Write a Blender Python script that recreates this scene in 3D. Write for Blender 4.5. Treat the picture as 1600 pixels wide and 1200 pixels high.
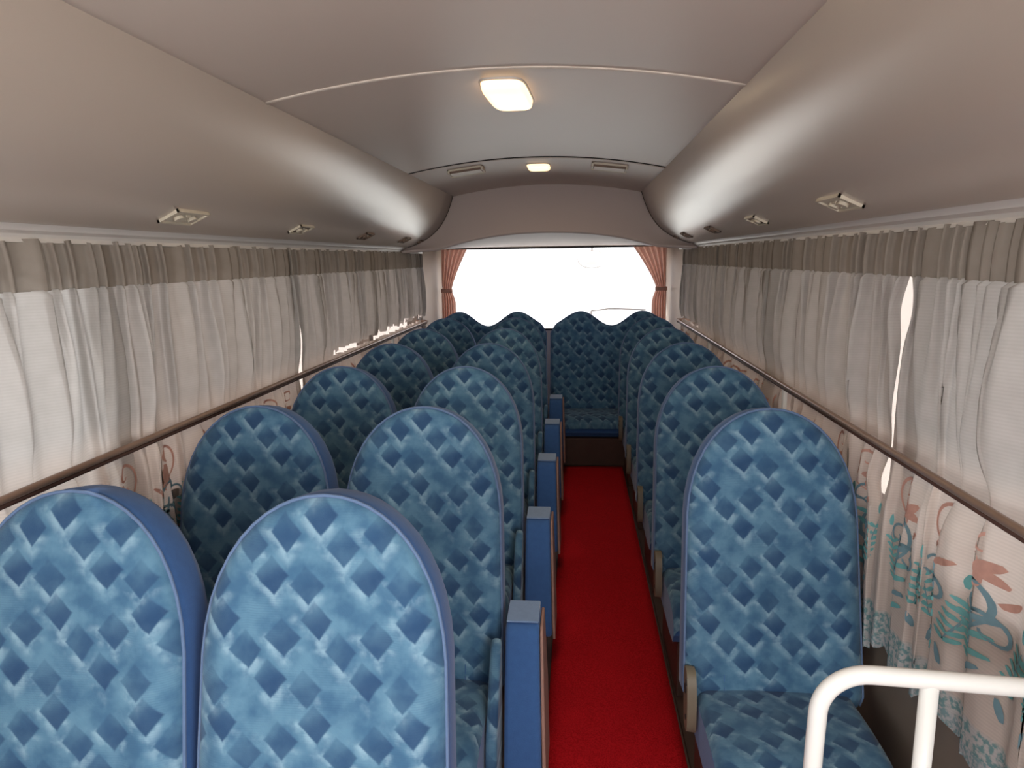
import bpy, bmesh, math, random
from math import sin, cos, pi, radians, exp, sqrt
from mathutils import Vector, Matrix
random.seed(7)
S = bpy.context.scene
COL = S.collection
for o in list(bpy.data.objects): bpy.data.objects.remove(o)

# ------------------------------------------------------------------ camera
FPX = 1080.0
yaw, pit, rol = radians(5.43), radians(10.25), radians(.87)
A = Matrix(((cos(yaw), sin(yaw), 0), (-sin(yaw), cos(yaw), 0), (0, 0, 1)))
B = Matrix(((1, 0, 0), (0, cos(pit), -sin(pit)), (0, sin(pit), cos(pit))))
D = Matrix(((cos(rol), 0, -sin(rol)), (0, 1, 0), (sin(rol), 0, cos(rol))))
R = D @ B @ A                       # rows: right, forward, up
cam = bpy.data.cameras.new('camera'); cam.sensor_width = 36; cam.lens = 36 * FPX / 1600
cam.clip_start = .02
co = bpy.data.objects.new('camera', cam); COL.objects.link(co)
right, fwd, up = R[0], R[1], R[2]
m = Matrix((right, up, -fwd)).transposed().to_4x4(); m.translation = Vector((.205, 0, 1.5))
co.matrix_world = m
S.camera = co
# ------------------------------------------------------------------ world, sun, exposure
W = bpy.data.worlds.new('world'); S.world = W; W.use_nodes = True
bg = W.node_tree.nodes['Background']; bg.inputs[0].default_value = (.98, .955, 1, 1); bg.inputs[1].default_value = 3.4
S.view_settings.view_transform = 'Standard'; S.view_settings.look = 'None'
S.view_settings.gamma = 1; S.view_settings.use_curve_mapping = False
S.view_settings.exposure = -.12
sl = bpy.data.lights.new('sun', 'SUN'); sl.energy = 8.0; sl.angle = radians(2); sl.color = (.94, .97, 1)
so = bpy.data.objects.new('sun', sl); COL.objects.link(so)
so.rotation_euler = Vector((.75, -.25, -.9)).to_track_quat('-Z', 'Y').to_euler()   # from the left, high
def area(name, loc, direction, sx, sy, energy=0, color=(1, 1, 1), portal=False):
    l = bpy.data.lights.new(name, 'AREA'); l.shape = 'RECTANGLE'; l.size = sx; l.size_y = sy
    l.energy = energy; l.color = color
    if portal: l.cycles.is_portal = True
    o = bpy.data.objects.new(name, l); COL.objects.link(o); o.location = loc
    o.rotation_euler = Vector(direction).to_track_quat('-Z', 'Z' if abs(direction[2]) < .9 else 'Y').to_euler()
    return o
XW = 1.045          # inner face of side glass
area('portal_windscreen', (0, -1.62, 1.35), (0, 1, 0), 1.9, .95, portal=True)
area('portal_back_window', (0, 6.06, 1.24), (0, -1, 0), 1.9, .75, portal=True)
for s in (-1, 1):
    area('portal_side', (s * 1.10, 2.9, 1.2), (-s, 0, 0), 6.0, .80, portal=True)
    area('portal_side', (s * 1.10, -.7, 1.2), (-s, 0, 0), 1.1, .80, portal=True)
# daylight through the windscreen
area('windscreen_daylight', (0, -1.5, 1.35), (0, 1, -.15), 1.8, .85, energy=18, color=(1, .97, .94))
# daylight through the uncurtained front side windows
for s in (-1, 1): area('side_window_daylight', (s * 1.02, -.75, 1.22), (-s, .75, -.1), 1.2, .7, energy=44 if s > 0 else 20, color=(1, .98, .94))

# ------------------------------------------------------------------ material helpers
def srgb(r, g, b):
    f = lambda c: (c / 255 / 12.92) if c / 255 <= .04045 else ((c / 255 + .055) / 1.055) ** 2.4
    return (f(r), f(g), f(b), 1)
class NT:
    def __init__(s, name):
        s.m = bpy.data.materials.new(name); s.m.use_nodes = True; s.t = s.m.node_tree
        s.p = s.t.nodes['Principled BSDF']; s.out = s.t.nodes['Material Output']
    def n(s, typ, **k):
        nd = s.t.nodes.new(typ)
        for a, v in k.items(): setattr(nd, a, v)
        return nd
    def l(s, a, b): s.t.links.new(a, b)
    def val(s, sock, v):
        if hasattr(v, 'links'): s.l(v, sock)
        else: sock.default_value = v
    def math(s, op, a, b=None, c=None, clamp=False):
        nd = s.n('ShaderNodeMath', operation=op, use_clamp=clamp); s.val(nd.inputs[0], a)
        if b is not None: s.val(nd.inputs[1], b)
        if c is not None: s.val(nd.inputs[2], c)
        return nd.outputs[0]
    def mix(s, f, a, b):
        nd = s.n('ShaderNodeMix', data_type='RGBA'); s.val(nd.inputs[0], f); s.val(nd.inputs[6], a); s.val(nd.inputs[7], b)
        return nd.outputs[2]
    def obj(s):
        tc = s.n('ShaderNodeTexCoord'); sp = s.n('ShaderNodeSeparateXYZ'); s.l(tc.outputs['Object'], sp.inputs[0])
        return tc.outputs['Object'], sp.outputs
    def noise(s, vec, scale, detail=2, rough=.5):
        nd = s.n('ShaderNodeTexNoise'); s.l(vec, nd.inputs['Vector']); nd.inputs['Scale'].default_value = scale
        nd.inputs['Detail'].default_value = detail; nd.inputs['Roughness'].default_value = rough
        return nd.outputs['Fac']
    def ramp(s, v, lo, hi, a=0., b=1., smooth=True):
        nd = s.n('ShaderNodeMapRange'); nd.interpolation_type = 'SMOOTHSTEP' if smooth else 'LINEAR'
        s.val(nd.inputs[0], v); nd.inputs[1].default_value = lo; nd.inputs[2].default_value = hi
        nd.inputs[3].default_value = a; nd.inputs[4].default_value = b
        return nd.outputs[0]
    def bump(s, h, strength, dist=.002):
        nd = s.n('ShaderNodeBump'); nd.inputs['Strength'].default_value = strength; nd.inputs['Distance'].default_value = dist
        s.l(h, nd.inputs['Height']); s.l(nd.outputs[0], s.p.inputs['Normal'])
def simple(name, c, rough=.6, metal=0, var=.06, scale=30, bump=.1, spec=.5, sheen=0):
    k = NT(name); o, xyz = k.obj(); nz = k.noise(o, scale, 3)
    dark = tuple(x * (1 - var * 2) for x in c[:3]) + (1,); lite = tuple(min(1, x * (1 + var * 2)) for x in c[:3]) + (1,)
    k.l(k.mix(nz, dark, lite), k.p.inputs['Base Color']); k.p.inputs['Roughness'].default_value = rough
    k.p.inputs['Metallic'].default_value = metal; k.p.inputs['Specular IOR Level'].default_value = spec
    if sheen: k.p.inputs['Sheen Weight'].default_value = sheen; k.p.inputs['Sheen Roughness'].default_value = .4
    if bump: k.bump(k.noise(o, scale * 6, 2), bump)
    return k.m
M = {}
def trim_plastic(name, c, rough, spec=.5):
    k = NT(name); o, xyz = k.obj()
    k.l(k.mix(k.noise(o, 3, 3), tuple(x * .95 for x in c[:3]) + (1,), c), k.p.inputs['Base Color'])
    k.p.inputs['Roughness'].default_value = rough
    k.p.inputs['Specular IOR Level'].default_value = spec
    if rough < .35: k.p.inputs['Coat Weight'].default_value = .35; k.p.inputs['Coat Roughness'].default_value = .22
    k.bump(k.noise(o, 160, 2), .06, .001)
    return k.m
M['ceiling'] = trim_plastic('ceiling_vinyl', srgb(214, 200, 189), .38)
M['duct'] = trim_plastic('duct_plastic', srgb(192, 178, 166), .30)
M['header'] = trim_plastic('header_plastic', srgb(190, 176, 172), .62, .3)
M['trim'] = trim_plastic('trim_plastic', srgb(222, 216, 210), .4)
M['wall'] = simple('lower_wall_vinyl', srgb(128, 116, 106), .6, scale=8)
M['pillar'] = trim_plastic('pillar_plastic', srgb(205, 190, 175), .5)
M['seam'] = simple('seam_strip', srgb(215, 203, 192), .4)
M['dark'] = simple('dark_rubber', srgb(40, 36, 36), .7)
M['brown'] = simple('brown_board', srgb(72, 48, 40), .6, var=.12, scale=12)
M['floor'] = simple('floor_vinyl', srgb(70, 50, 44), .55, scale=10)
M['metal'] = simple('brushed_rail', srgb(150, 124, 108), .28, metal=.25, bump=0)
M['white'] = simple('white_enamel', srgb(246, 247, 244), .22, var=.005, bump=0)
M['beige'] = simple('beige_plastic', srgb(204, 194, 176), .45)
M['cover'] = simple('recliner_plastic', srgb(112, 104, 88), .5)
M['ventdark'] = simple('vent_brown', srgb(120, 98, 84), .6)
M['blue'] = simple('plain_blue_fabric', srgb(58, 98, 154), .95, var=.06, scale=60, bump=.25, sheen=.15)
M['litblue'] = simple('toplit_blue_fabric', srgb(118, 146, 184), .95, var=.05, scale=60, bump=.25, sheen=.6)  # seat blue lightened: light caught on the flat tops is put into the colour
M['piping'] = simple('grey_blue_piping', srgb(92, 116, 152), .8, scale=80, sheen=.2)
M['under'] = simple('seat_underside_board', srgb(160, 124, 112), .8)
M['ground'] = simple('outside_concrete', srgb(200, 198, 190), .9, scale=1)
M['body'] = simple('outer_shell', srgb(225, 225, 225), .4)
# red carpet
k = NT('red_carpet'); o, xyz = k.obj()
c1 = k.mix(k.noise(o, 5, 4), srgb(182, 22, 32), srgb(208, 27, 38))
c2 = k.mix(k.ramp(k.noise(o, 260, 2), .35, .75), c1, srgb(150, 10, 18))
k.l(c2, k.p.inputs['Base Color']); k.p.inputs['Roughness'].default_value = .95
k.p.inputs['Specular IOR Level'].default_value = .1
k.bump(k.noise(o, 320, 3), .6, .004); M['carpet'] = k.m
# patterned seat fabric: five diamonds in a repeat of 0.172 x 0.176 m
def fabric(name, vert, grey=0):
    k = NT(name); o, xyz = k.obj()
    wob = k.noise(o, 14, 2)
    X = k.math('ADD', xyz[0], k.math('MULTIPLY', k.math('SUBTRACT', wob, .5), .016))
    Z = xyz[2] if vert else xyz[1]
    PX, PZ = .172, .176
    spots = [(0, 0, 1.), (.045, -.052, .75), (.110, -.030, .85), (.089, -.101, 1.), (.153, -.117, .7)]
    total = None; lite = None
    for (cx, cz, w) in spots:
        dx = k.math('SUBTRACT', k.math('WRAP', k.math('SUBTRACT', X, cx), PX / 2, -PX / 2), 0)
        dz = k.math('WRAP', k.math('SUBTRACT', Z, cz), PZ / 2, -PZ / 2)
        # slightly turned rhombus
        dxx = k.math('ADD', dx, k.math('MULTIPLY', dz, .12))
        d = k.math('ADD', k.math('ABSOLUTE', dxx), k.math('MULTIPLY', k.math('ABSOLUTE', dz), .92))
        body = k.ramp(d, .027, .034, 1, 0)
        fade = k.ramp(k.math('ADD', k.math('MULTIPLY', dz, -1), k.math('MULTIPLY', dx, .5)), -.030, .012, .45, 1.)
        mk = k.math('MULTIPLY', k.math('MULTIPLY', body, fade), w)
        total = mk if total is None else k.math('MAXIMUM', total, mk)
        # pale streaks along the lower edges of each diamond
        low = k.ramp(k.math('SUBTRACT', k.math('MULTIPLY', dz, -1), k.math('MULTIPLY', dx, .35)), -.002, .012)
        ring = k.math('MULTIPLY', k.ramp(d, .028, .033), k.ramp(d, .034, .062, 1, 0))
        st = k.math('MULTIPLY', ring, low)
        lite = st if lite is None else k.math('MAXIMUM', lite, st)
    cloud = k.ramp(k.noise(o, 22, 3), .3, .7)
    lite = k.math('MULTIPLY', lite, k.ramp(k.noise(o, 34, 3), .38, .66, .05, .8))
    base = k.mix(cloud, srgb(64, 102, 134), srgb(92, 132, 158))
    base = k.mix(k.math('MULTIPLY', lite, .75), base, srgb(152, 184, 202))
    fine = k.math('MULTIPLY', k.ramp(k.math('SINE', k.math('MULTIPLY', Z, 1500)), .2, .9), k.ramp(k.noise(o, 9, 2), .45, .62, 0, .16))
    base = k.mix(fine, base, srgb(50, 80, 120))
    colr = k.mix(k.math('MULTIPLY', total, .80), base, srgb(36, 64, 102))
    k.l(colr, k.p.inputs['Base Color']); k.p.inputs['Roughness'].default_value = .92
    k.p.inputs['Specular IOR Level'].default_value = .2
    k.p.inputs['Sheen Weight'].default_value = .15; k.p.inputs['Sheen Roughness'].default_value = .45
    k.bump(k.noise(o, 420, 2), .3, .0015)
    return k.m
M['fabric'] = fabric('diamond_seat_fabric', True)
M['fabric_flat'] = fabric('diamond_cushion_fabric', False)
# glass
def glass(name, tint=(.95, .96, .96, 1)):
    k = NT(name); t = k.t; t.nodes.remove(k.p)
    tr = k.n('ShaderNodeBsdfTransparent'); tr.inputs[0].default_value = tint
    gl = k.n('ShaderNodeBsdfGlossy'); gl.inputs['Roughness'].default_value = .03
    mx = k.n('ShaderNodeMixShader'); mx.inputs[0].default_value = .05
    k.l(tr.outputs[0], mx.inputs[1]); k.l(gl.outputs[0], mx.inputs[2]); k.l(mx.outputs[0], k.out.inputs[0])
    return k.m
M['glass'] = glass('window_glass'); M['dimming'] = glass('dimming_side_glass', (.64, .60, .58, 1))  # tint added to the rearward side panes to dim daylight on the far rows
# curtain cloths
def cloth(name, kind):
    k = NT(name); o, xyz = k.obj(); t = k.t; t.nodes.remove(k.p)
    Z = xyz[2]
    weave = k.math('ADD', k.math('MULTIPLY', k.math('SINE', k.math('MULTIPLY', Z, 900)), .5), .5)
    nz = k.noise(o, 25, 3)
    if kind == 'pelmet': c = k.mix(nz, srgb(134, 125, 116), srgb(154, 145, 136))
    elif kind == 'tied': c = k.mix(nz, srgb(196, 150, 134), srgb(214, 172, 156))
    else:
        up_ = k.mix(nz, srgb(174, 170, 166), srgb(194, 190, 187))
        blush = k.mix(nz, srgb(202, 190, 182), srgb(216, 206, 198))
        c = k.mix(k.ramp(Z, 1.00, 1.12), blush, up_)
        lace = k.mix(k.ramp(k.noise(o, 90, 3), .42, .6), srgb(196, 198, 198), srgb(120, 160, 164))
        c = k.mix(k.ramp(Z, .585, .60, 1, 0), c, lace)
    c = k.mix(k.math('MULTIPLY', weave, .12), c, srgb(140, 134, 128))
    df = k.n('ShaderNodeBsdfDiffuse'); tl = k.n('ShaderNodeBsdfTranslucent'); k.l(c, df.inputs[0]); k.l(c, tl.inputs[0])
    mx = k.n('ShaderNodeMixShader'); mx.inputs[0].default_value = {'pelmet': .10, 'tied': .40}.get(kind, .19)
    k.l(df.outputs[0], mx.inputs[1]); k.l(tl.outputs[0], mx.inputs[2]); k.l(mx.outputs[0], k.out.inputs[0])
    return k.m
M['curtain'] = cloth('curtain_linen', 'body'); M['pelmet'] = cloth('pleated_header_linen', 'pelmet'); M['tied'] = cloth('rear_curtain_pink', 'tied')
def thread(name, c):
    k = NT(name); o, xyz = k.obj(); t = k.t; t.nodes.remove(k.p)
    cc = k.mix(k.noise(o, 60, 2), c, tuple(min(1, x * 1.35) for x in c[:3]) + (1,))
    df = k.n('ShaderNodeBsdfDiffuse'); tl = k.n('ShaderNodeBsdfTranslucent'); k.l(cc, df.inputs[0]); k.l(cc, tl.inputs[0])
    mx = k.n('ShaderNodeMixShader'); mx.inputs[0].default_value = .2
    k.l(df.outputs[0], mx.inputs[1]); k.l(tl.outputs[0], mx.inputs[2]); k.l(mx.outputs[0], k.out.inputs[0]); return k.m
M['teal'] = thread('teal_embroidery', srgb(112, 172, 174)); M['slate'] = thread('slate_embroidery', srgb(116, 148, 160)); M['rose'] = thread('rose_embroidery', srgb(192, 152, 140))
def emit(name, c, e):
    k = NT(name); k.p.inputs['Base Color'].default_value = (.9, .85, .75, 1)
    o, xyz = k.obj(); k.l(k.mix(k.noise(o, 10), c, tuple(min(1, x * 1.05) for x in c[:3]) + (1,)), k.p.inputs['Emission Color'])
    k.p.inputs['Emission Strength'].default_value = e; k.p.inputs['Roughness'].default_value = .3; return k.m
M['lamp'] = emit('lit_lamp_cover', srgb(255, 206, 150), 2.6)

# ------------------------------------------------------------------ mesh helpers
def link(name, bm, mat, parent=None, smooth=True, mats=None):
    me = bpy.data.meshes.new(name); bmesh.ops.recalc_face_normals(bm, faces=bm.faces[:]) if bm.faces else None
    bm.to_mesh(me); bm.free()
    for mm in (mats or [mat]): me.materials.append(mm)
    if smooth:
        for p in me.polygons: p.use_smooth = True
    o = bpy.data.objects.new(name, me); COL.objects.link(o)
    if parent: o.parent = parent
    if smooth == 'auto':
        me.set_sharp_from_angle(angle=radians(38))
    return o
def tag(o, label, cat, group=None, kind=None):
    if label: o['label'] = label
    if cat: o['category'] = cat
    if group: o['group'] = group
    if kind: o['kind'] = kind
    return o
def empty(name, loc, label, cat, group=None):
    o = bpy.data.objects.new(name, None); o.empty_display_size = .1; COL.objects.link(o); o.location = loc
    return tag(o, label, cat, group)
def struct(name, bm, mat, smooth='auto', label=None):
    o = link(name, bm, mat, smooth=smooth); o['kind'] = 'structure'
    if label: o['label'] = label
    return o
def box(bm, x0, x1, y0, y1, z0, z1, bev=0):
    n = bmesh.new(); bmesh.ops.create_cube(n, size=1)
    for v in n.verts: v.co = Vector((x0 + (v.co.x + .5) * (x1 - x0), y0 + (v.co.y + .5) * (y1 - y0), z0 + (v.co.z + .5) * (z1 - z0)))
    if bev: bmesh.ops.bevel(n, geom=n.edges[:], offset=bev, segments=3, profile=.5, affect='EDGES')
    me = bpy.data.meshes.new('t'); n.to_mesh(me); n.free(); bm.from_mesh(me); bpy.data.meshes.remove(me)
def tube(bm, pts, r, seg=12, cap=True):
    pts = [Vector(p) for p in pts]; rings = []; prev = None
    for i, p in enumerate(pts):
        t = (pts[min(i + 1, len(pts) - 1)] - pts[max(i - 1, 0)]).normalized()
        if prev is None:
            a = Vector((0, 0, 1)) if abs(t.z) < .9 else Vector((1, 0, 0)); u = t.cross(a).normalized()
        else: u = (prev - t * prev.dot(t)).normalized()
        prev = u; w = t.cross(u)
        rings.append([bm.verts.new(p + (u * cos(2 * pi * j / seg) + w * sin(2 * pi * j / seg)) * r) for j in range(seg)])
    for a, b in zip(rings, rings[1:]):
        for j in range(seg): bm.faces.new((a[j], a[(j + 1) % seg], b[(j + 1) % seg], b[j]))
    if cap: bm.faces.new(rings[0][::-1]); bm.faces.new(rings[-1])
def grid(bm, f, nu, nv):
    V = [[bm.verts.new(f(i / nu, j / nv)) for j in range(nv + 1)] for i in range(nu + 1)]
    for i in range(nu):
        for j in range(nv): bm.faces.new((V[i][j], V[i + 1][j], V[i + 1][j + 1], V[i][j + 1]))
    return V
def solid(o, t, off=0):
    md = o.modifiers.new('solid', 'SOLIDIFY'); md.thickness = t; md.offset = off; return o
def wallbox(name, *boxes, mat='wall', label=None):
    bm = bmesh.new()
    for b in boxes: box(bm, *b)
    return struct(name, bm, M[mat], False, label)

# ------------------------------------------------------------------ the shell
YF, YB = -1.6, 6.0
wallbox('floor', (-1.06, 1.06, YF, YB, -.06, 0), mat='floor', label='dark brown vinyl bus floor under the seats')
for s, nm in ((-1, 'left'), (1, 'right')):
    x0, x1 = (s * 1.03, s * 1.11) if s > 0 else (s * 1.11, s * 1.03)
    bx = [(x0, x1, YF, YB, -.06, .80), (x0, x1, YF, YB, 1.60, 2.05)]
    for yy in (-1.6, -.12, 1.66, 2.86, 4.02, 5.28): bx.append((x0, x1, yy, yy + (.08 if yy < 5 else .72), .80, 1.60))
    wallbox('wall_' + nm, *bx, label='%s side wall of the bus behind curtains' % nm)
    for i, (ya, yb) in enumerate(((-1.52, -.12), (-.04, 1.66), (1.74, 2.86), (2.94, 4.02), (4.10, 5.28))):
        bm = bmesh.new(); xx = s * 1.075; box(bm, xx - .003, xx + .003, ya - .01, yb + .01, .79, 1.61)
        o = struct('window_%d' % (i + (1 if s < 0 else 6)), bm, M['glass' if i < 2 else 'dimming'], False)
# arched ceiling
def zc(x): return 1.93 + .065 * (1 - (x / .631) ** 2)
bm = bmesh.new(); grid(bm, lambda u, v: Vector((-.66 + 1.32 * u, YF + (4.80 - YF) * v, zc(-.66 + 1.32 * u))), 28, 20)
c = struct('ceiling', bm, M['ceiling'], True, 'arched beige ceiling between the two air ducts'); solid(c, .012, 1 if False else 0)
bm = bmesh.new(); box(bm, -1.11, 1.11, YF, YB + .1, 2.05, 2.10); struct('wall_top', bm, M['body'], False, 'outer roof skin above the ceiling lining')
def seamstrip(name, y, w, mat, lift=.004):
    bm = bmesh.new()
    grid(bm, lambda u, v: Vector((-.628 + 1.256 * u, y + w * (v - .5) , zc(-.628 + 1.256 * u) - lift - .003 * sin(pi * v))), 28, 6)
    o = struct(name, bm, M[mat], True); solid(o, .004); return o
seamstrip('trim_1', 1.90, .016, 'seam', .006)['label'] = 'pale joint strip across the ceiling in front of the large lamp'
seamstrip('trim_2', 3.505, .013, 'dark', .005)['label'] = 'dark joint line across the ceiling near the rear'
seamstrip('trim_3', 3.522, .014, 'seam', .007)['label'] = 'pale strip beside the dark ceiling joint'
# front wall and windscreen (behind the camera)
wallbox('wall_front', (-1.11, 1.11, YF - .08, YF, -.06, .88), (-1.11, 1.11, YF - .08, YF, 1.82, 2.05), (-1.11, -.96, YF - .08, YF, .88, 1.82), (.96, 1.11, YF - .08, YF, .88, 1.82))
bm = bmesh.new(); box(bm, -.97, .97, YF - .05, YF - .044, .87, 1.83); struct('window_11', bm, M['glass'], False, 'front windscreen')
# rear wall, window, header
wallbox('wall_back', (-1.11, 1.11, YB, YB + .08, -.06, .90), (-1.11, 1.11, YB, YB + .08, 1.585, 2.05), (-1.11, -.95, YB, YB + .08, .90, 1.585), (.95, 1.11, YB, YB + .08, .90, 1.585), mat='pillar', label='rear wall around the back window')
bm = bmesh.new(); box(bm, -.96, .96, YB + .035, YB + .041, .89, 1.595); struct('window_12', bm, M['glass'], False, 'wide overexposed rear window')
def barbox(bm, x0, x1, z0, z1): box(bm, x0, x1, YB - .012, YB + .004, z0, z1, .003)
bm = bmesh.new(); barbox(bm, -.95, .95, .885, .903); barbox(bm, -.95, .95, 1.583, 1.597)
struct('trim_4', bm, M['dark'], False, 'dark rubber seal along the rear window')
def lipz(x): return 1.672 - .105 * min(1, (abs(x) / .74)) ** 2.2 - .012 * max(0, (abs(x) - .74) / .2)
prof = [(.628, 1.938), (.645, 1.885), (.664, 1.835), (.688, 1.785), (.720, 1.735), (.762, 1.690), (.812, 1.652), (.868, 1.622), (.930, 1.598), (.955, 1.592)]
def topz(x):
    x = abs(x)
    if x < .64: return zc(x)
    for (a, b), (c_, d) in zip(prof, prof[1:]):
        if a <= x <= c_: return b + (d - b) * (x - a) / (c_ - a)
    return 1.592
def hdr(u, v):
    x = -1.0 + 2.0 * u; zl = lipz(x); zt = max(topz(x), zl + .004) + .02
    if v < .62:   # face, curving gently towards the cabin lip
        q = v / .62; return Vector((x, 4.80 - .035 * q ** 3, zt + (zl + .012 - zt) * q))
    if v < .74:   # rounded lip
        q = (v - .62) / .12 * pi / 2; return Vector((x, 4.765 + .014 * (1 - cos(q)), zl + .012 - .012 * sin(q)))
    q = (v - .74) / .26; return Vector((x, 4.779 + (YB - 4.779) * q, zl + (1.600 - zl) * min(1, q * 1.0) + .004))
bm = bmesh.new(); grid(bm, hdr, 60, 60); o = struct('trim_5', bm, M['header'], True, 'grey brown header panel above the rear window'); solid(o, .006)
# rear corner pillars
for s, i in ((-1, 6), (1, 7)):
    bm = bmesh.new()
    def pf(u, v):
        a = u; x = s * (1.03 - .11 * (a ** 2.2)); y = 5.42 + (YB - 5.43) * (1 - (1 - a) ** 1.6); return Vector((x, y, .02 + 1.60 * v))
    grid(bm, pf, 14, 4); o = struct('trim_%d' % i, bm, M['pillar'], True, '%s rear corner pillar beside the back window' % ('left' if s < 0 else 'right')); solid(o, .01)
# window-top trim bands and curtain track
for s, i in ((-1, 8), (1, 9)):
    bm = bmesh.new(); P = [(.945, 1.602), (.955, 1.597), (.975, 1.585), (.978, 1.578), (1.0, 1.572), (1.006, 1.562), (1.002, 1.553), (1.03, 1.553)]
    grid(bm, lambda u, v: Vector((s * P[round(u * 7)][0], YF + (4.98 - YF) * v, P[round(u * 7)][1])), 7, 6)
    o = struct('trim_%d' % i, bm, M['trim'], 'auto', '%s cream window-top moulding over the curtains' % ('left' if s < 0 else 'right')); solid(o, .004)
# lower ledge along the side below window
for s, i in ((-1, 10), (1, 11)):
    x = sorted((s * 1.005, s * 1.035)); bm = bmesh.new(); box(bm, x[0], x[1], YF, 5.4, .80, .83, .006); struct('trim_%d' % i, bm, M['wall'], False)

# ------------------------------------------------------------------ overhead ducts with vents
def spline(P, n):
    out = []
    for i in range(len(P) - 1):
        p0 = Vector(P[max(i - 1, 0)]); p1 = Vector(P[i]); p2 = Vector(P[i + 1]); p3 = Vector(P[min(i + 2, len(P) - 1)])
        for j in range(n):
            t = j / n; out.append(.5 * ((2 * p1) + (-p0 + p2) * t + (2 * p0 - 5 * p1 + 4 * p2 - p3) * t * t + (-p0 + 3 * p1 - 3 * p2 + p3) * t ** 3))
    out.append(Vector(P[-1])); return out
SP = spline(prof, 4)
for s, side in ((-1, 'left'), (1, 'right')):
    root = empty('overhead_duct', (s * .9, 1.6, 1.62), '%s bulging beige air duct running along the ceiling edge' % side, 'air duct')
    inv = -Vector(root.location)
    bm = bmesh.new(); n = len(SP) - 1
    grid(bm, lambda u, v: Vector((s * SP[round(u * n)].x, YF + (4.755 - YF) * v, SP[round(u * n)].y)) + inv, n, 24)
    o = link('duct_panel', bm, M['duct'], root); solid(o, .006)
    bm = bmesh.new(); tube(bm, [Vector((s * (p.x - .002), 4.758, p.y - .002)) + inv for p in SP], .0035, 8); link('end_seam', bm, M['dark'], root)
    bm = bmesh.new(); tube(bm, [Vector((s * .630, YF, 1.931)) + inv, Vector((s * .630, 4.75, 1.931)) + inv], .003, 6); link('edge_seam', bm, M['ventdark'], root)
    bm = bmesh.new(); tube(bm, [Vector((s * .945, YF, 1.594)) + inv, Vector((s * .945, 4.75, 1.594)) + inv], .0025, 6); link('edge_seam', bm, M['dark'], root)
    a = math.atan2(1.652 - 1.598, .930 - .812)     # slope of the duct's underside
    for kx, y in enumerate((1.83, 2.64, 3.47, 4.27, 4.70)):
        base = Vector((s * .853, y, 1.6265)) + inv
        ux = Vector((s * cos(a), 0, -sin(a))); nz = Vector((-s * sin(a), 0, -cos(a)))
        L, Wd = (.078, .034) if y < 2 else (.066, .031) if y < 4.6 else (.03, .018)
        def P3(p, q, h): return base + Vector((0, p, 0)) + ux * q + nz * h
        def plate(bm, p0, p1, q0, q1, h0, h1):
            vs = [bm.verts.new(P3(p, q, h)) for h in (h0, h1) for (p, q) in ((p0, q0), (p1, q0), (p1, q1), (p0, q1))]
            for f in ((0, 1, 2, 3), (4, 5, 6, 7), (0, 1, 5, 4), (1, 2, 6, 5), (2, 3, 7, 6), (3, 0, 4, 7)): bm.faces.new([vs[i] for i in f])
        bm = bmesh.new()     # raised rim
        for r in ((-L, L, -Wd, -Wd + .006), (-L, L, Wd - .006, Wd), (-L, -L + .006, -Wd, Wd), (L - .006, L, -Wd, Wd)): plate(bm, *r, -.002, .008)
        vent = link('air_vent', bm, M['beige'] if kx < 2 else M['ventdark'], root, False)
        bm = bmesh.new(); plate(bm, -L + .006, L - .006, -Wd + .006, Wd - .006, -.002, .003); link('vent_plate', bm, M['beige'] if kx < 1 else M['ventdark'], vent, False)
        if kx < 4:
            for q in (-.34, .34):
                bm = bmesh.new(); cp = P3(q * L * 1.2, 0, .004)
                tube(bm, [cp, cp + nz * .009], .013, 18); link('nozzle', bm, M['beige'] if kx < 2 else M['ventdark'], vent, 'auto')
            bm = bmesh.new()
            for q in (-.012, -.004, .004, .012): plate(bm, -.010, .010, q - .0012, q + .0012, .003, .009)
            link('louvre', bm, M['beige'], vent, False)
    # bracket that holds the curtain track at the rear end
    bm = bmesh.new(); x = sorted((s * .93, s * 1.0)); box(bm, x[0], x[1], 4.98, 5.12, 1.548, 1.585, .004)
    o = link('curtain_track_bracket', bm, M['trim'], None, False); tag(o, 'small white curtain track bracket at the rear end of the %s moulding' % side, 'bracket')

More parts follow.
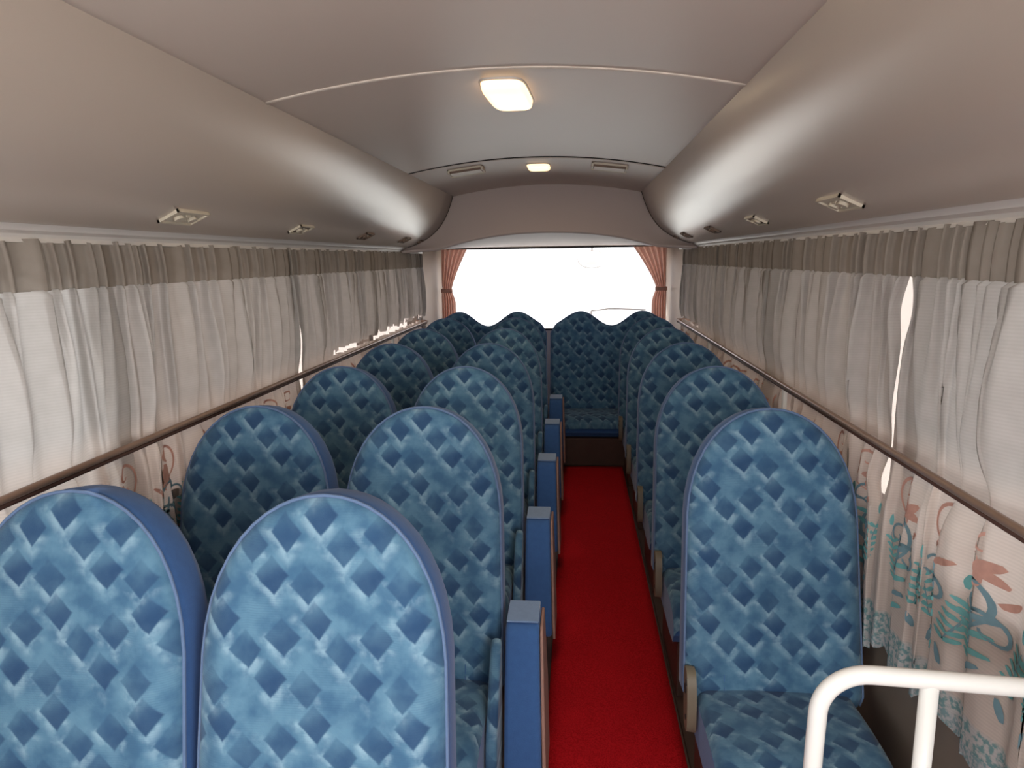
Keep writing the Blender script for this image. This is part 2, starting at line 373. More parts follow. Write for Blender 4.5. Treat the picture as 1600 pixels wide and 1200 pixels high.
# ------------------------------------------------------------------ ceiling lamps and speaker vents
def ceiling_lamp(x, y, hx, hy, h, label, sk=.0):
    z0 = zc(x) - .001; r = empty('ceiling_lamp', (x, y, z0), label, 'ceiling lamp')
    def shape(u, sc, zz):
        a = 2 * pi * u; e = .42; cx = math.copysign(abs(cos(a)) ** e, cos(a)); cy = math.copysign(abs(sin(a)) ** e, sin(a))
        return Vector((hx * sc * cx + sk * cy, hy * sc * cy, zz))
    bm = bmesh.new(); lv = [(1.08, 0), (1.08, -.006), (1.02, -.010), (1.0, -.008)]
    V = [[bm.verts.new(shape(i / 40, sc, zz)) for i in range(40)] for sc, zz in lv]
    for a_, b_ in zip(V, V[1:]):
        for i in range(40): bm.faces.new((a_[i], a_[(i + 1) % 40], b_[(i + 1) % 40], b_[i]))
    link('lamp_frame', bm, M['trim'], r)
    bm = bmesh.new(); lv = [(1.0, -.006), (.99, -h * .6), (.95, -h * .85), (.86, -h), (.5, -h * 1.08), (.02, -h * 1.1)]
    V = [[bm.verts.new(shape(i / 40, sc, zz)) for i in range(40)] for sc, zz in lv]
    for a_, b_ in zip(V, V[1:]):
        for i in range(40): bm.faces.new((a_[i], a_[(i + 1) % 40], b_[(i + 1) % 40], b_[i]))
    bm.faces.new(V[-1]); link('lamp_cover', bm, M['lamp'], r)
    l = bpy.data.lights.new('lamp_glow', 'AREA'); l.shape = 'RECTANGLE'; l.size = hx * 1.8; l.size_y = hy * 1.8; l.energy = 3.0 * hx / .066; l.color = (1, .78, .5)
    lo = bpy.data.objects.new('lamp_glow', l); COL.objects.link(lo); lo.location = (x, y, z0 - h * 1.1 - .01)
ceiling_lamp(0, 2.17, .063, .165, .030, 'large warm lit ceiling lamp between the two ceiling joints', .008)
ceiling_lamp(0, 3.86, .060, .125, .020, 'small warm lit ceiling lamp just before the rear header')
for x, nm in ((-.372, 'left'), (.372, 'right')):
    z0 = zc(x) - .003; r = empty('ceiling_vent', (x, 3.72, z0), 'rectangular ceiling vent box %s of the small rear lamp' % nm, 'vent')
    r.rotation_euler[1] = math.atan(.13 * x / .631 ** 2)
    bm = bmesh.new(); box(bm, -.088, .088, -.055, .055, -.022, .004, .004); link('vent_housing', bm, M['ventdark'], r, False)
    bm = bmesh.new(); box(bm, -.092, .092, -.060, -.052, -.012, .004, .002); box(bm, -.092, .092, .046, .060, -.030, .004, .002); box(bm, -.092, -.082, -.06, .06, -.024, .004, .002); box(bm, .082, .092, -.06, .06, -.024, .004, .002)
    link('vent_frame', bm, M['beige'], r, False)
    bm = bmesh.new()
    for q in range(7): box(bm, -.078, .078, -.044 + q * .013, -.040 + q * .013, -.027, -.020)
    link('vent_slats', bm, M['trim'], r, False)

# ------------------------------------------------------------------ carpet
bm = bmesh.new()
grid(bm, lambda u, v: Vector((.112 + .425 * u, -1.2 + (4.865 + 1.2) * v, .010 + .0015 * sin(v * 61) * sin(u * 9))), 12, 120)
o = link('carpet_runner', bm, M['carpet']); solid(o, .009, -1)
tag(o, 'long red carpet runner down the aisle', 'carpet')
bm = bmesh.new(); tube(bm, [(.539, -1.2, .008), (.539, 4.86, .008)], .005, 8)
o = link('edge_binding', bm, M['brown']); o.parent = bpy.data.objects['carpet_runner']

# ------------------------------------------------------------------ seats
TH = radians(12)
HB = .80
def hw(b):
    if b < .03: return .222 + .013 * (b / .03)
    if b < .46: return .235 - .010 * ((b - .03) / .43)
    t = (b - .46) / (HB - .46); return .225 * max(0, 1 - t ** 2.35) ** .5
def outline():
    P = []
    for i in range(9): P.append((-.222 + .444 * i / 8, 0))
    bs = [.008, .03, .08, .16, .25, .34, .42, .46, .51, .56, .61, .65, .69, .72, .745, .765, .78, .79, .797]
    R_ = [(hw(b), b) for b in bs]
    return P + R_ + [(0.0, HB)] + [(-a, b) for a, b in R_[::-1]]
OUT = outline()
def back_co(a, b, d):     # d: forwards of the seam line (towards the front of the bus)
    return Vector((a, .165 * (b / HB) - .165 + b * 0 - d * cos(TH), .30 + b * cos(TH) + d * sin(TH)))
def ring(bm, sc, d, cb=.38):
    return [bm.verts.new(back_co(a * sc, cb + (b - cb) * sc, d)) for a, b in OUT]
def bridge(bm, r1, r2):
    n = len(r1)
    for i in range(n): bm.faces.new((r1[i], r1[(i + 1) % n], r2[(i + 1) % n], r2[i]))
def patterned_panel():
    bm = bmesh.new(); cb = .38; rs = []
    for sc in (1.0, .992, .975, .95, .91, .86, .80, .73, .65, .55, .44, .32, .2, .1, .02):
        r = []
        for a, b in OUT:
            x = a * sc; z = cb + (b - cb) * sc
            d = .034 * (1 - sc ** 7) ** .6
            d += .007 * exp(-((abs(x) - .172) / .035) ** 2) * (1 if z < .6 else max(0, 1 - (z - .6) / .12))  # side bolsters
            d -= .006 * exp(-((abs(x) - .132) / .006) ** 2) * (1 - sc ** 12)                               # sewn seams
            r.append(bm.verts.new(back_co(x, z, d)))
        rs.append(r)
    for a_, b_ in zip(rs, rs[1:]): bridge(bm, a_, b_)
    bm.faces.new(rs[-1]); return bm
def back_shell():
    bm = bmesh.new(); rs = [ring(bm, s_, d) for s_, d in ((.985, .004), (1.0, 0), (1.012, -.02), (1.012, -.075), (.995, -.095), (.94, -.105), (.5, -.108), (.05, -.108))]
    for a_, b_ in zip(rs, rs[1:]): bridge(bm, a_, b_)
    bm.faces.new(rs[-1]); return bm
def piping():
    bm = bmesh.new(); pts = [back_co(a * 1.004, .38 + (b - .38) * 1.004, .003) for a, b in OUT[9:]]
    tube(bm, pts, .0034, 8); return bm
def seat_piping_seams():
    bm = bmesh.new()
    for s in (-1, 1):
        tube(bm, [back_co(s * .132, b, .0275) for b in [.03 + .07 * i for i in range(9)]], .0012, 6)
    return bm
def superbox(bm, x0, x1, y0, y1, z0, z1, e=.25, nx=16, top=0):
    # rounded cushion: squashed sphere with superellipse sections
    cx, cy, cz = (x0 + x1) / 2, (y0 + y1) / 2, (z0 + z1) / 2; ax, ay, az = (x1 - x0) / 2, (y1 - y0) / 2, (z1 - z0) / 2
    p = lambda v, q: math.copysign(abs(v) ** q, v); NU, NV = 48, 24; V = []
    for j in range(1, NV):
        th = -pi / 2 + pi * j / NV; V.append([bm.verts.new((cx + ax * p(cos(th), e) * p(cos(2 * pi * i / NU), e), cy + ay * p(cos(th), e) * p(sin(2 * pi * i / NU), e), cz + az * p(sin(th), e * 1.3) + top * cos(pi * .5 * p(cos(th), e) * p(cos(2 * pi * i / NU), e)) * max(0, sin(th)))) for i in range(NU)])
    for a_, b_ in zip(V, V[1:]):
        for i in range(NU): bm.faces.new((a_[i], a_[(i + 1) % NU], b_[(i + 1) % NU], b_[i]))
    bm.faces.new(V[0][::-1]); bm.faces.new(V[-1])
def cushion_bm(w=.235):
    # profile in (y,z), front edge rounded; patterned top, swept across x with rounded ends
    prof_ = [(-.10, .335), (-.20, .345), (-.32, .352), (-.42, .350), (-.475, .338), (-.505, .312), (-.515, .28)]
    sm = spline(prof_, 4); n = len(sm) - 1; bm = bmesh.new()
    def f(u, v):
        x = -w + 2 * w * u; q = min(1, (w - abs(x)) / .035); drop = .03 * (1 - sqrt(max(0, 1 - (1 - q) ** 2)))
        p = sm[round(v * n)]; return Vector((x, p.x + drop * .3, p.y - drop + .004 * cos(x / w * pi / 2)))
    grid(bm, f, 40, n); return bm
def cushion_side_bm(w=.235):
    prof_ = [(-.10, .306), (-.20, .316), (-.32, .322), (-.42, .321), (-.47, .308), (-.495, .285), (-.502, .25), (-.48, .215), (-.40, .205), (-.10, .205)]
    bm = bmesh.new(); L = [bm.verts.new((-w, y, z)) for y, z in prof_]; Rr = [bm.verts.new((w, y, z)) for y, z in prof_]
    n = len(L)
    for i in range(n): bm.faces.new((L[i], L[(i + 1) % n], Rr[(i + 1) % n], Rr[i]))
    bm.faces.new(L); bm.faces.new(Rr[::-1]); return bm
def make_seat(cover_side, label, group, cw=.205):
    r = empty('passenger_seat', (0, 0, 0), label, 'bus seat', group)
    bk = link('backrest_shell', back_shell(), M['blue'], r)
    pn = link('backrest_panel', patterned_panel(), M['fabric'], r)
    p = link('piping', piping(), M['piping'], pn)
    p = link('sewn_seam', seat_piping_seams(), M['blue'], pn)
    cu = link('seat_cushion', cushion_bm(cw), M['fabric_flat'], r)
    p = link('cushion_border', cushion_side_bm(cw), M['blue'], cu, 'auto')
    bm = bmesh.new(); box(bm, -.186 if cover_side < 0 else -.175, .175, -.47, -.075, 0, .205, .006)
    link('seat_base', bm, M['brown'], r, False)
    # recliner plate on the aisle side
    s = cover_side
    if s > 0: return r
    bm = bmesh.new(); n = 18; lo = []; hi = []
    for i in range(n):
        a_ = 2 * pi * i / n; yy = -.20 + .034 * math.copysign(abs(cos(a_)) ** .6, cos(a_)); zz = .325 + .085 * math.copysign(abs(sin(a_)) ** .8, sin(a_)) 
        yy += (zz - .3) * .12
        lo.append(bm.verts.new((s * .212, yy, zz))); hi.append(bm.verts.new((s * .236, yy * .98, zz)))
    bridge(bm, lo, hi); bm.faces.new(lo); bm.faces.new(hi)
    rc = link('recliner_cover', bm, M['cover'], r, 'auto')
    for (dy, dz, rr) in ((-.006, .055, .009), (.010, .028, .013), (-.008, -.045, .007)):
        bm = bmesh.new(); tube(bm, [(s * .2355, -.20 + dy, .325 + dz), (s * .2375, -.20 + dy, .325 + dz)], rr, 14)
        link('bolt_hole', bm, M['dark'], rc, 'auto')
    return r
def copy_tree(o, parent=None):
    c_ = o.copy(); COL.objects.link(c_)
    if parent: c_.parent = parent
    for ch in list(o.children): copy_tree(ch, c_)
    return c_
ORD = ['nearest', 'second', 'third', 'fourth', 'fifth', 'sixth']
GR = 'patterned blue bus seats facing the camera'
ROWL = ['in the nearest row', 'in the second row', 'in the third row', 'in the fourth row', 'in the fifth row', 'in the sixth row, just before the rear bench']
protoL = make_seat(1, 'x', GR); protoR = make_seat(-1, 'x', GR)
used = {1: False, -1: False}
def place(col, kx):
    side = -1 if col == 'R' else 1
    proto = protoR if side < 0 else protoL
    o = proto if not used[side] else copy_tree(proto); used[side] = True
    y = 1.16 + .755 * kx
    x = {'L': -.733 - (.002 if kx == 0 else 0), 'M': -.235 - (.014 if kx == 0 else 0), 'R': .735}[col]
    o.location = (x, y, 0)
    where = {'L': 'blue diamond-patterned seat by the left curtains', 'M': 'blue diamond-patterned seat left of the aisle', 'R': 'blue diamond-patterned single seat right of the aisle'}[col]
    lab = where + ' ' + ROWL[kx]
    if col == 'R': lab = ('blue diamond-patterned single seat right of the aisle, ' + ['', 'nearest, behind the white handrail', 'second from the white handrail', 'third from the white handrail', 'fourth from the white handrail', 'fifth from the white handrail, before the bench'][kx])
    o['label'] = lab
    return o
for kx in range(6):
    place('L', kx); place('M', kx)
    if kx > 0: place('R', kx)

# folded aisle seats
def slab(bm, x0, x1, xb0, xb1, pf):   # pf: closed (y,z) profile; width changes from top to bottom
    zt = max(z for y, z in pf); zb = min(z for y, z in pf)
    def xx(z, a, b): t = (zt - z) / (zt - zb); return a + (b - a) * t
    L_ = [bm.verts.new((xx(z, x0, xb0), y, z)) for y, z in pf]; R_ = [bm.verts.new((xx(z, x1, xb1), y, z)) for y, z in pf]
    n = len(pf)
    for i in range(n): bm.faces.new((L_[i], L_[(i + 1) % n], R_[(i + 1) % n], R_[i]))
    bm.faces.new(L_); bm.faces.new(R_[::-1])
def bevmod(o, w, seg=3):
    md = o.modifiers.new('bevel', 'BEVEL'); md.width = w; md.segments = seg; md.limit_method = 'ANGLE'; md.angle_limit = radians(30); return o
def make_jump():
    r = empty('folding_aisle_seat', (0, 0, 0), 'x', 'folding seat', 'folded aisle seats along the left seats')
    pf = [(-.095, .54), (-.205, .535), (-.225, .52), (-.27, .38), (-.315, .18), (-.305, .11), (-.10, .11), (-.06, .30)]
    bm = bmesh.new(); slab(bm, .016, .106, .014, .116, pf); o = bevmod(link('folded_cushion', bm, M['blue'], r, 'auto'), .012)
    bm = bmesh.new(); slab(bm, .108, .116, .118, .128, [(y + (.008 if y < -.2 else -.008), z - .01) for y, z in pf]); bevmod(link('underside_board', bm, M['under'], r, 'auto'), .003)
    bm = bmesh.new(); slab(bm, .018, .104, .018, .104, [(-.10, .547), (-.205, .541), (-.205, .536), (-.10, .538)]); bevmod(link('lit_top_pad', bm, M['litblue'], r, 'auto'), .002)  # pale layer painting the light that falls on the upturned edge
    pf2 = [(-.215, .50), (-.25, .485), (-.29, .43), (-.36, .30), (-.39, .15), (-.37, .12), (-.215, .12)]
    bm = bmesh.new(); slab(bm, -.022, .006, -.028, .004, pf2); bevmod(link('folded_backrest', bm, M['fabric'], r, 'auto'), .010)
    bm = bmesh.new(); box(bm, .03, .09, -.22, -.12, 0, .12, .006); link('hinge_bracket', bm, M['brown'], r, False)
    return r
j0 = make_jump()
for kx in range(1, 6):
    o = j0 if kx == 1 else copy_tree(j0)
    o.location = (0, 1.16 + .755 * kx, 0)
    o['label'] = ['', 'nearest upright folded blue seat at the aisle beside the second row', 'folded blue aisle seat beside the third row', 'folded blue aisle seat beside the fourth row', 'folded blue aisle seat beside the fifth row', 'farthest folded blue aisle seat, beside the sixth row'][kx]

# rear bench, two units with two humps each
def bench(xa, xb, label):
    cx = (xa + xb) / 2; r = empty('rear_bench_seat', (cx, 5.52, 0), label, 'bench seat', 'rear bench units'); w = (xb - xa) / 2; hc = w / 2
    def top(x):
        t = abs(abs(x) - hc) / hc          # 0 at hump centre, 1 at valley / edge
        if abs(x) < hc: return .80 - .115 * (.5 - .5 * cos(pi * min(1, t)))
        return .80 - .115 * (.5 - .5 * cos(pi * min(1, t * .9))) - .10 * max(0, t - .75) ** 2 * 16 * .6
    NX = 64; NZ = 30
    def face(dfun):
        def f(u, v):
            x = -w + 2 * w * u; b = top(x) * v; d = dfun(u, v); c_ = back_co(x, b, d); c_.y -= 0; return c_
        return f
    def dome(u, v):
        e = min(1, min(u, 1 - u) * 2 * w / .05, (1 - v) / .07 + 0, v / .05)
        x = -w + 2 * w * u
        return .035 * (1 - (1 - max(0, e)) ** 2) ** .5 - .012 * exp(-(x / .008) ** 2)
    bm = bmesh.new(); grid(bm, face(dome), NX, NZ); link('backrest_panel', bm, M['fabric'], r)
    bm = bmesh.new(); V = grid(bm, face(lambda u, v: -.10 + .0 * u), NX, 1); V2 = grid(bm, face(lambda u, v: 0), NX, 1)
    for i in range(NX):
        for j in (0, 1): bm.faces.new((V[i][j], V[i + 1][j], V2[i + 1][j], V2[i][j]))
    for i in (0, NX): bm.faces.new((V[i][0], V[i][1], V2[i][1], V2[i][0]))
    bmesh.ops.delete(bm, geom=[f for f in bm.faces if all(v in [q for row in V2 for q in row] for v in f.verts)], context='FACES_ONLY')
    link('backrest_shell', bm, M['blue'], r, 'auto')
    pts = [back_co(-w, b, .003) for b in (0, .3, .6)] + [back_co(-w + 2 * w * i / 60, top(-w + 2 * w * i / 60), .003) for i in range(61)] + [back_co(w, b, .003) for b in (.6, .3, 0)]
    bm = bmesh.new(); tube(bm, pts, .0045, 8); link('piping', bm, M['piping'], r)
    c1_ = link('seat_cushion', cushion_bm(w), M['fabric_flat'], r); link('cushion_border', cushion_side_bm(w), M['blue'], c1_, 'auto')
    for q in (c1_,): q.scale = (1, 1.2, .985)
    bm = bmesh.new(); box(bm, -w + .01, w - .01, -.61, .02, 0, .205, .006); link('bench_base', bm, M['brown'], r, False)
    return r
bench(-.965, -.035, 'left half of the rear bench with two rounded humps below the back window')
bench(.0, .955, 'right half of the rear bench with two rounded humps at the end of the aisle')

# ------------------------------------------------------------------ window guard rails
for s, side in ((-1, 'left'), (1, 'right')):
    r = empty('window_guard_rail', (s * .955, 1.0, 1.03), 'long thin brown metal rail pressed across the %s curtains' % side, 'guard rail'); inv = -Vector(r.location)
    bm = bmesh.new(); tube(bm, [Vector((s * .955, -.3 + 5.6 * i / 20, 1.034)) + inv for i in range(21)], .0085, 12); link('rail_tube', bm, M['metal'], r)
    bm = bmesh.new(); tube(bm, [Vector((s * .962, -.3, 1.018)) + inv, Vector((s * .962, 5.3, 1.018)) + inv], .006, 10); link('rail_channel', bm, M['brown'], r)
    for y in ((2.57, 4.05) if s > 0 else (4.3,)):
        bm = bmesh.new(); x = sorted((s * .958, s * .972)); box(bm, x[0], x[1], y - .012, y + .012, .905, 1.025, .003)
        o = link('rail_bracket', bm, M['white'], r, False); o.data.transform(Matrix.Translation(inv))
    bm = bmesh.new()
    for y in (-.25, 5.27): x = sorted((s * .95, s * 1.04)); box(bm, x[0], x[1], y - .01, y + .01, 1.015, 1.045)
    o = link('end_mount', bm, M['metal'], r, False); o.data.transform(Matrix.Translation(inv))

# ------------------------------------------------------------------ side curtains
def sm(a, b, t): t = max(0, min(1, (t - a) / (b - a))); return t * t * (3 - 2 * t)
def curtain(s, ya, yb, seed, label, hem=.47, notch_a=(), notch_b=(), flowers=True):
    rnd = random.Random(seed); side = 'left' if s < 0 else 'right'
    root = empty('window_curtain', (s * .99, (ya + yb) / 2, 0), label, 'curtain', 'pleated curtains along the bus windows'); inv = -Vector(root.location)
    piv = []; y = ya + .03
    while y < yb - .02:
        piv.append((y, rnd.uniform(-.10, .10), rnd.uniform(.75, 1.3), rnd.uniform(.012, .026), rnd.choice((-1, 1, -1)) * rnd.uniform(.45, 1.05))); y += rnd.choice((.03, .04, .05, .06, .07, .08))
    ph = [rnd.uniform(0, 6.28) for _ in range(4)]
    def fold(y, z):
        t = 1.445 - z; d = 0; sh = 0
        for (c_, drift, a_, w_, ln) in piv:
            cc = c_ + drift * max(0, t) * .9
            if abs(y - cc) > .14: continue
            w = .011 + (w_ - .011) * sm(0, .35, t); am = (.022 if t < 0 else .034 - .002 * sm(0, .2, t)) * a_
            e = am * exp(-((y - cc) / w) ** 2)
            if e > d: d = e
            sh += ln * e
        d += (.009 * sin(y * 31 + ph[0] + 1.5 * sin(z * 3 + ph[1])) + .005 * sin(y * 67 + ph[2] + z * 2) + .008) * sm(-.02, .2, t)
        lim = 1 - .40 * exp(-((z - 1.03) / .07) ** 2)
        d = d * lim + .010 * sm(.0, .35, 1.03 - z)
        return min(d, .058 - .016 * sm(0, .08, 1.11 - z)), sh * lim
    def X(y, z): return s * (1.016 - fold(y, z)[0])
    def hemz(y): return hem + .018 * sin(y * 9 + ph[3]) + .010 * sin(y * 23)
    ny = int((yb - ya) / .0055); ZT = 1.447
    def nt(z, N): return sum(a_ * exp(-((z - zc_) / w_) ** 2) for (zc_, w_, a_) in N)
    def f(u, v):
        y = ya + (yb - ya) * u; z = ZT + (hemz(y) - ZT) * v; d, sh = fold(y, z)
        ed = nt(z, notch_a) * max(0, 1 - u * (yb - ya) / .16) - nt(z, notch_b) * max(0, 1 - (1 - u) * (yb - ya) / .16)
        return Vector((s * (1.016 - d), y + sh + ed, z)) + inv
    body = bmesh.new(); grid(body, f, ny, 76)
    if yb > 3.9:      # towards the rear the cloth is hitched up and daylight shows just above the rail
        y0_ = 3.3 if s < 0 else 4.6
        def leak(c_):
            y, z = c_.y - inv.y, c_.z
            return y > y0_ and 1.040 < z < 1.050 + (.036 if s < 0 else .02) * sm(y0_, y0_ + 1.5, y) * (.55 + .45 * sin(y * 37)) + .012
        bmesh.ops.delete(body, geom=[q for q in body.faces if leak(q.calc_center_median())], context='FACES')
    def g(u, v):
        y = ya + (yb - ya) * u; z = 1.556 - .112 * v; d, sh = fold(y, 1.46)
        return Vector((s * (1.010 - d - .003 * sin(v * pi)), y + sh * 1.2 + .012 * (v - .5), z + .004 * sin(y * 40) * (1 - v))) + inv
    bm = bmesh.new(); grid(bm, g, ny, 6); link('pleated_header', bm, M['pelmet'], root)
    # lace edge: scalloped
    def h(u, v):
        y = ya + (yb - ya) * u; z0 = hemz(y) + .004; z = z0 - .035 * v * (.65 + .35 * abs(sin(y * 75))); return Vector((X(y, max(z, .44)) - s * .001, y + fold(y, max(z, .44))[1], z)) + inv
    bm = bmesh.new(); grid(bm, h, ny, 3); link('lace_edge', bm, M['slate_lace'], root)
    # embroidered scrolls, leaves and roses laid on the cloth
    bms = {'teal': bmesh.new(), 'slate': bmesh.new(), 'rose': bmesh.new()}
    def pt(y, z, lift=.0025): d, sh = fold(y, z); return Vector((s * (1.016 - d - lift), y + sh, z)) + inv
    def stroke(kind, pts, w):
        b = bms[kind]; prev = None; n = len(pts) - 1
        for i, (y, z) in enumerate(pts):
            y0, z0 = pts[max(0, i - 1)]; y1, z1 = pts[min(n, i + 1)]; L_ = math.hypot(y1 - y0, z1 - z0) or 1; nx, nz_ = -(z1 - z0) / L_, (y1 - y0) / L_
            ww = w * .68 * (.35 + .65 * sin(pi * min(1, (i + .6) / (n + .6))))
            pr = (b.verts.new(pt(y + nx * ww, z + nz_ * ww)), b.verts.new(pt(y - nx * ww, z - nz_ * ww)))
            if prev: b.faces.new((prev[0], prev[1], pr[1], pr[0]))
            prev = pr
    def leaf(kind, y, z, ang, L_, w):
        stroke(kind, [(y + cos(ang) * L_ * i / 6, z + sin(ang) * L_ * i / 6) for i in range(7)], w)
    def spiral(kind, y, z, ang, r0, turn, w, n=22):
        pts = []; a_ = ang; yy, zz = y, z
        for i in range(n):
            pts.append((yy, zz)); a_ += turn * (.10 + .022 * i); st = r0 * (1 - i / n * .72) * .22; yy += cos(a_) * st; zz += sin(a_) * st
        stroke(kind, pts, w)
    yc = ya + .12
    while yc < yb - .08:
        j = rnd.uniform(-.015, .015); yy = yc + j
        stroke('slate', [(yy + .012 * sin(i * .7), .635 + .022 * i) for i in range(10)], .005)
        spiral('slate', yy, .70, .9, .075, 1, .006); spiral('slate', yy, .76, 2.3, .075, -1, .006); spiral('slate', yy, .80, 1.2, .055, -1, .005)
        for i in range(5):
            for q in (-1, 1): leaf('teal' if (i + q) % 3 else 'slate', yy + q * .006, .650 + .036 * i, pi / 2 - q * rnd.uniform(.75, 1.15), .034, .0085)
        # side sprig of paired leaves
        for q in (-1, 1):
            bx, bz = yy + q * .062, .70
            stroke('slate', [(bx + q * .004 * i, bz + .016 * i) for i in range(8)], .0022)
            for i in range(6):
                leaf('teal', bx + q * .004 * i, bz + .018 * i, pi / 2 + .95, .024, .007); leaf('teal', bx + q * .004 * i, bz + .018 * i, pi / 2 - .95, .024, .007)
            leaf('teal', bx + q * .03, bz + .13, pi / 2, .030, .010)
            leaf('slate', bx, .64, q * .3 + pi / 2, .04, .009)
        # rose
        for i in range(6): leaf('rose', yy, .895, i * pi / 3 + .3, .036, .015)
        spiral('rose', yy + .02, .86, .5, .07, 1, .006)
        leaf('rose', yy - .03, .845, 2.4, .04, .010)
        yc += rnd.uniform(.155, .19)
    for mi, nm in enumerate(('teal', 'slate', 'rose')):      # the stitched pattern belongs to the cloth
        for q in bms[nm].faces: q.material_index = mi + 1
        me = bpy.data.meshes.new('t'); bms[nm].to_mesh(me); bms[nm].free(); body.from_mesh(me); bpy.data.meshes.remove(me)
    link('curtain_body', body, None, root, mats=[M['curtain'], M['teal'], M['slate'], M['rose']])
    return root
k = NT('lace'); o_, xyz = k.obj(); k.t.nodes.remove(k.p)
df = k.n('ShaderNodeBsdfDiffuse'); tl = k.n('ShaderNodeBsdfTranslucent'); cc = k.mix(k.ramp(k.noise(o_, 120, 2), .4, .6), srgb(196, 200, 202), srgb(140, 170, 176)); k.l(cc, df.inputs[0]); k.l(cc, tl.inputs[0])
mx = k.n('ShaderNodeMixShader'); mx.inputs[0].default_value = .3; k.l(df.outputs[0], mx.inputs[1]); k.l(tl.outputs[0], mx.inputs[2]); k.l(mx.outputs[0], k.out.inputs[0]); M['slate_lace'] = k.m
PL = [(-.05, 1.74, 'nearest pleated grey-white curtain on the left windows, cut by the frame'), (1.73, 2.91, 'second pleated curtain on the left, behind the second and third rows'), (2.90, 4.06, 'third pleated curtain on the left, above the fourth and fifth rows'), (4.05, 5.42, 'farthest left pleated curtain, beside the rear corner pillar')]
PR = [(-.05, 1.79, 'nearest pleated curtain on the right, behind the white handrail'), (1.78, 2.60, 'second pleated curtain on the right, beyond the narrow slit of daylight'), (2.59, 4.06, 'third pleated brownish curtain on the right windows'), (4.05, 5.42, 'farthest right pleated curtain, beside the rear corner pillar')]
for i, (a, b, l) in enumerate(PL): curtain(-1, a, b, 11 + i, l, hem=.47)
NB = {0: ((1.37, .07, .030), (.93, .05, .016)), 1: ((.955, .045, .03),)}; NA = {1: ((1.37, .07, .034), (.92, .05, .03)), 2: ((.955, .045, .03),)}
for i, (a, b, l) in enumerate(PR): curtain(1, a, b, 31 + i, l, hem=.53 if i == 0 else .47, notch_b=NB.get(i, ()), notch_a=NA.get(i, ()))

# ------------------------------------------------------------------ tied rear curtains
for s, side in ((-1, 'left'), (1, 'right')):
    root = empty('tied_rear_curtain', (s * .9, 5.90, .9), 'pinkish brown curtain tied back at the %s edge of the rear window' % side, 'curtain', 'tied curtains at the rear window'); inv = -Vector(root.location)
    zt_, ztie = 1.585, 1.24
    inner_top = .72 if s < 0 else .67
    def ext(z):
        if z > ztie: t = (z - ztie) / (zt_ - ztie); return (.865 - (.865 - inner_top) * t ** 1.25, .94)
        t = min(1, (ztie - z) / .12); return (.865 - .035 * sin(pi * .5 * t), .945)
    def f(u, v):
        z = zt_ + (.86 - zt_) * v; a_, b_ = ext(z); pin = exp(-((z - ztie) / .03) ** 2)
        amp = .020 * (1 - .75 * pin); return Vector((s * (a_ + (b_ - a_) * u), 5.90 + amp * sin(u * 34 + z * 2) - .01 * (1 - pin), z)) + inv
    bm = bmesh.new(); grid(bm, f, 60, 50); link('curtain_cloth', bm, M['tied'], root)
    bm = bmesh.new()
    n = 24; lo = []; hi = []
    for i in range(n):
        a_ = 2 * pi * i / n; p = Vector((s * (.905 + .048 * cos(a_)), 5.895 + .022 * sin(a_), ztie)) + inv
        lo.append(bm.verts.new(p - Vector((0, 0, .016)))); hi.append(bm.verts.new(p + Vector((0, 0, .016))))
    bridge(bm, lo, hi); o = link('tie_band', bm, M['tied'], root); solid(o, .004)
# ------------------------------------------------------------------ white handrail in front of the right seats
root = empty('handrail', (.8, 1.1, 0), 'white enamelled tubular handrail in the lower right corner', 'handrail'); inv = -Vector(root.location)
def arc(cx, cz, r, a0, a1, yv, n=10): return [(cx + r * cos(a0 + (a1 - a0) * i / n), yv, cz + r * sin(a0 + (a1 - a0) * i / n)) for i in range(n + 1)]
ytop = lambda x: 1.115 - .09 * (x - .62)
P = [(.616, 1.12, .0), (.616, 1.12, .35), (.620, 1.12, .65)] + [(x, ytop(x), z) for x, y_, z in arc(.700, .722, .080, pi, pi / 2, 0)] + [(.80, ytop(.8), .803), (.90, ytop(.9), .803)] + [(x, ytop(x), z) for x, y_, z in arc(.935, .768, .035, pi / 2, 0, 0, 6)] + [(.970, ytop(.97), .70), (.970, ytop(.97), .0)]
bm = bmesh.new(); tube(bm, [Vector(p) + inv for p in P], .0155, 20); link('rail_tube', bm, M['white'], root)
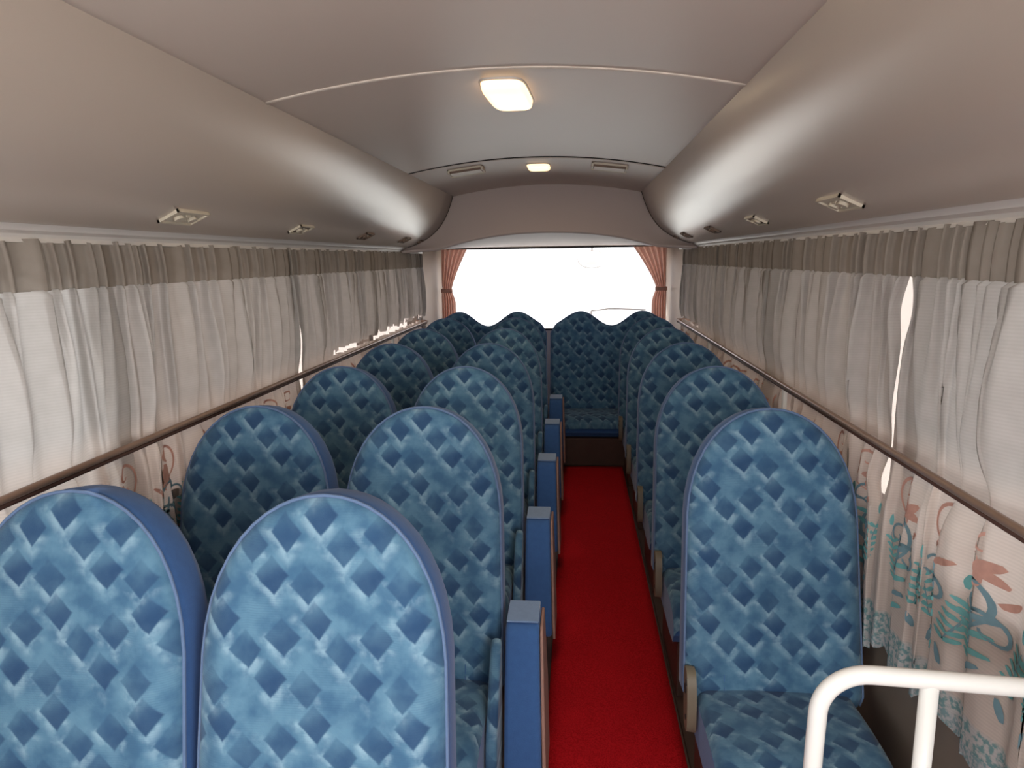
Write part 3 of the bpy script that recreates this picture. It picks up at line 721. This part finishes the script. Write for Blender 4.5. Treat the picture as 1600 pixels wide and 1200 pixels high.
bm = bmesh.new(); tube(bm, [Vector((.790, ytop(.79), .80)) + inv, Vector((.790, ytop(.79), .0)) + inv], .0145, 20); link('post', bm, M['white'], root)
bm = bmesh.new()
for x in (.616, .790, .970): tube(bm, [Vector((x, 1.12 if x < .7 else ytop(x), 0)) + inv, Vector((x, 1.12 if x < .7 else ytop(x), .008)) + inv], .035, 20)
link('floor_flange', bm, M['white'], root, 'auto')
# ------------------------------------------------------------------ outside: rear mirror, wiper, ground
root = empty('rear_mirror', (.34, 6.32, 1.62), 'oval mirror hanging outside the rear window near its top', 'mirror'); inv = -Vector(root.location)
def lens(bm, cx, cy, cz, rx, rz, th):
    V = []; NU = 32
    for sc, yy in ((.02, -th), (.6, -th * .85), (.92, -th * .35), (1, 0), (.95, th * .6), (.6, th), (.02, th * 1.1)):
        V.append([bm.verts.new(Vector((cx + rx * sc * cos(2 * pi * i / NU), cy + yy, cz + rz * sc * sin(2 * pi * i / NU))) + inv) for i in range(NU)])
    for a_, b_ in zip(V, V[1:]): bridge(bm, a_, b_)
    bm.faces.new(V[0]); bm.faces.new(V[-1])
bm = bmesh.new(); lens(bm, .34, 6.32, 1.485, .125, .075, .03); link('mirror_shell', bm, M['white'], root)
bm = bmesh.new(); tube(bm, [Vector(( .34 + .126 * cos(a_ / 20 * 2 * pi), 6.325, 1.485 + .076 * sin(a_ / 20 * 2 * pi))) + inv for a_ in range(21)], .006, 8); link('mirror_rim', bm, M['ventdark'], root)
bm = bmesh.new(); tube(bm, [Vector((.34, 6.33, 1.55)) + inv, Vector((.34, 6.30, 1.70)) + inv, Vector((.34, 6.07, 1.74)) + inv], .008, 8); link('mirror_arm', bm, M['ventdark'], root)
bm = bmesh.new(); tube(bm, [(.33, 6.09, 1.045), (.50, 6.09, 1.062), (.80, 6.09, 1.050)], .005, 8); tube(bm, [(.33, 6.09, 1.045), (.33, 6.075, .86)], .006, 8)
tag(link('rear_wiper', bm, M['ventdark']), 'thin wiper resting outside the rear window low on the right', 'wiper')
bm = bmesh.new(); box(bm, -60, 60, -40, 80, -1.0, -.95); struct('floor_outside', bm, M['ground'], False, 'pale ground outside the bus')
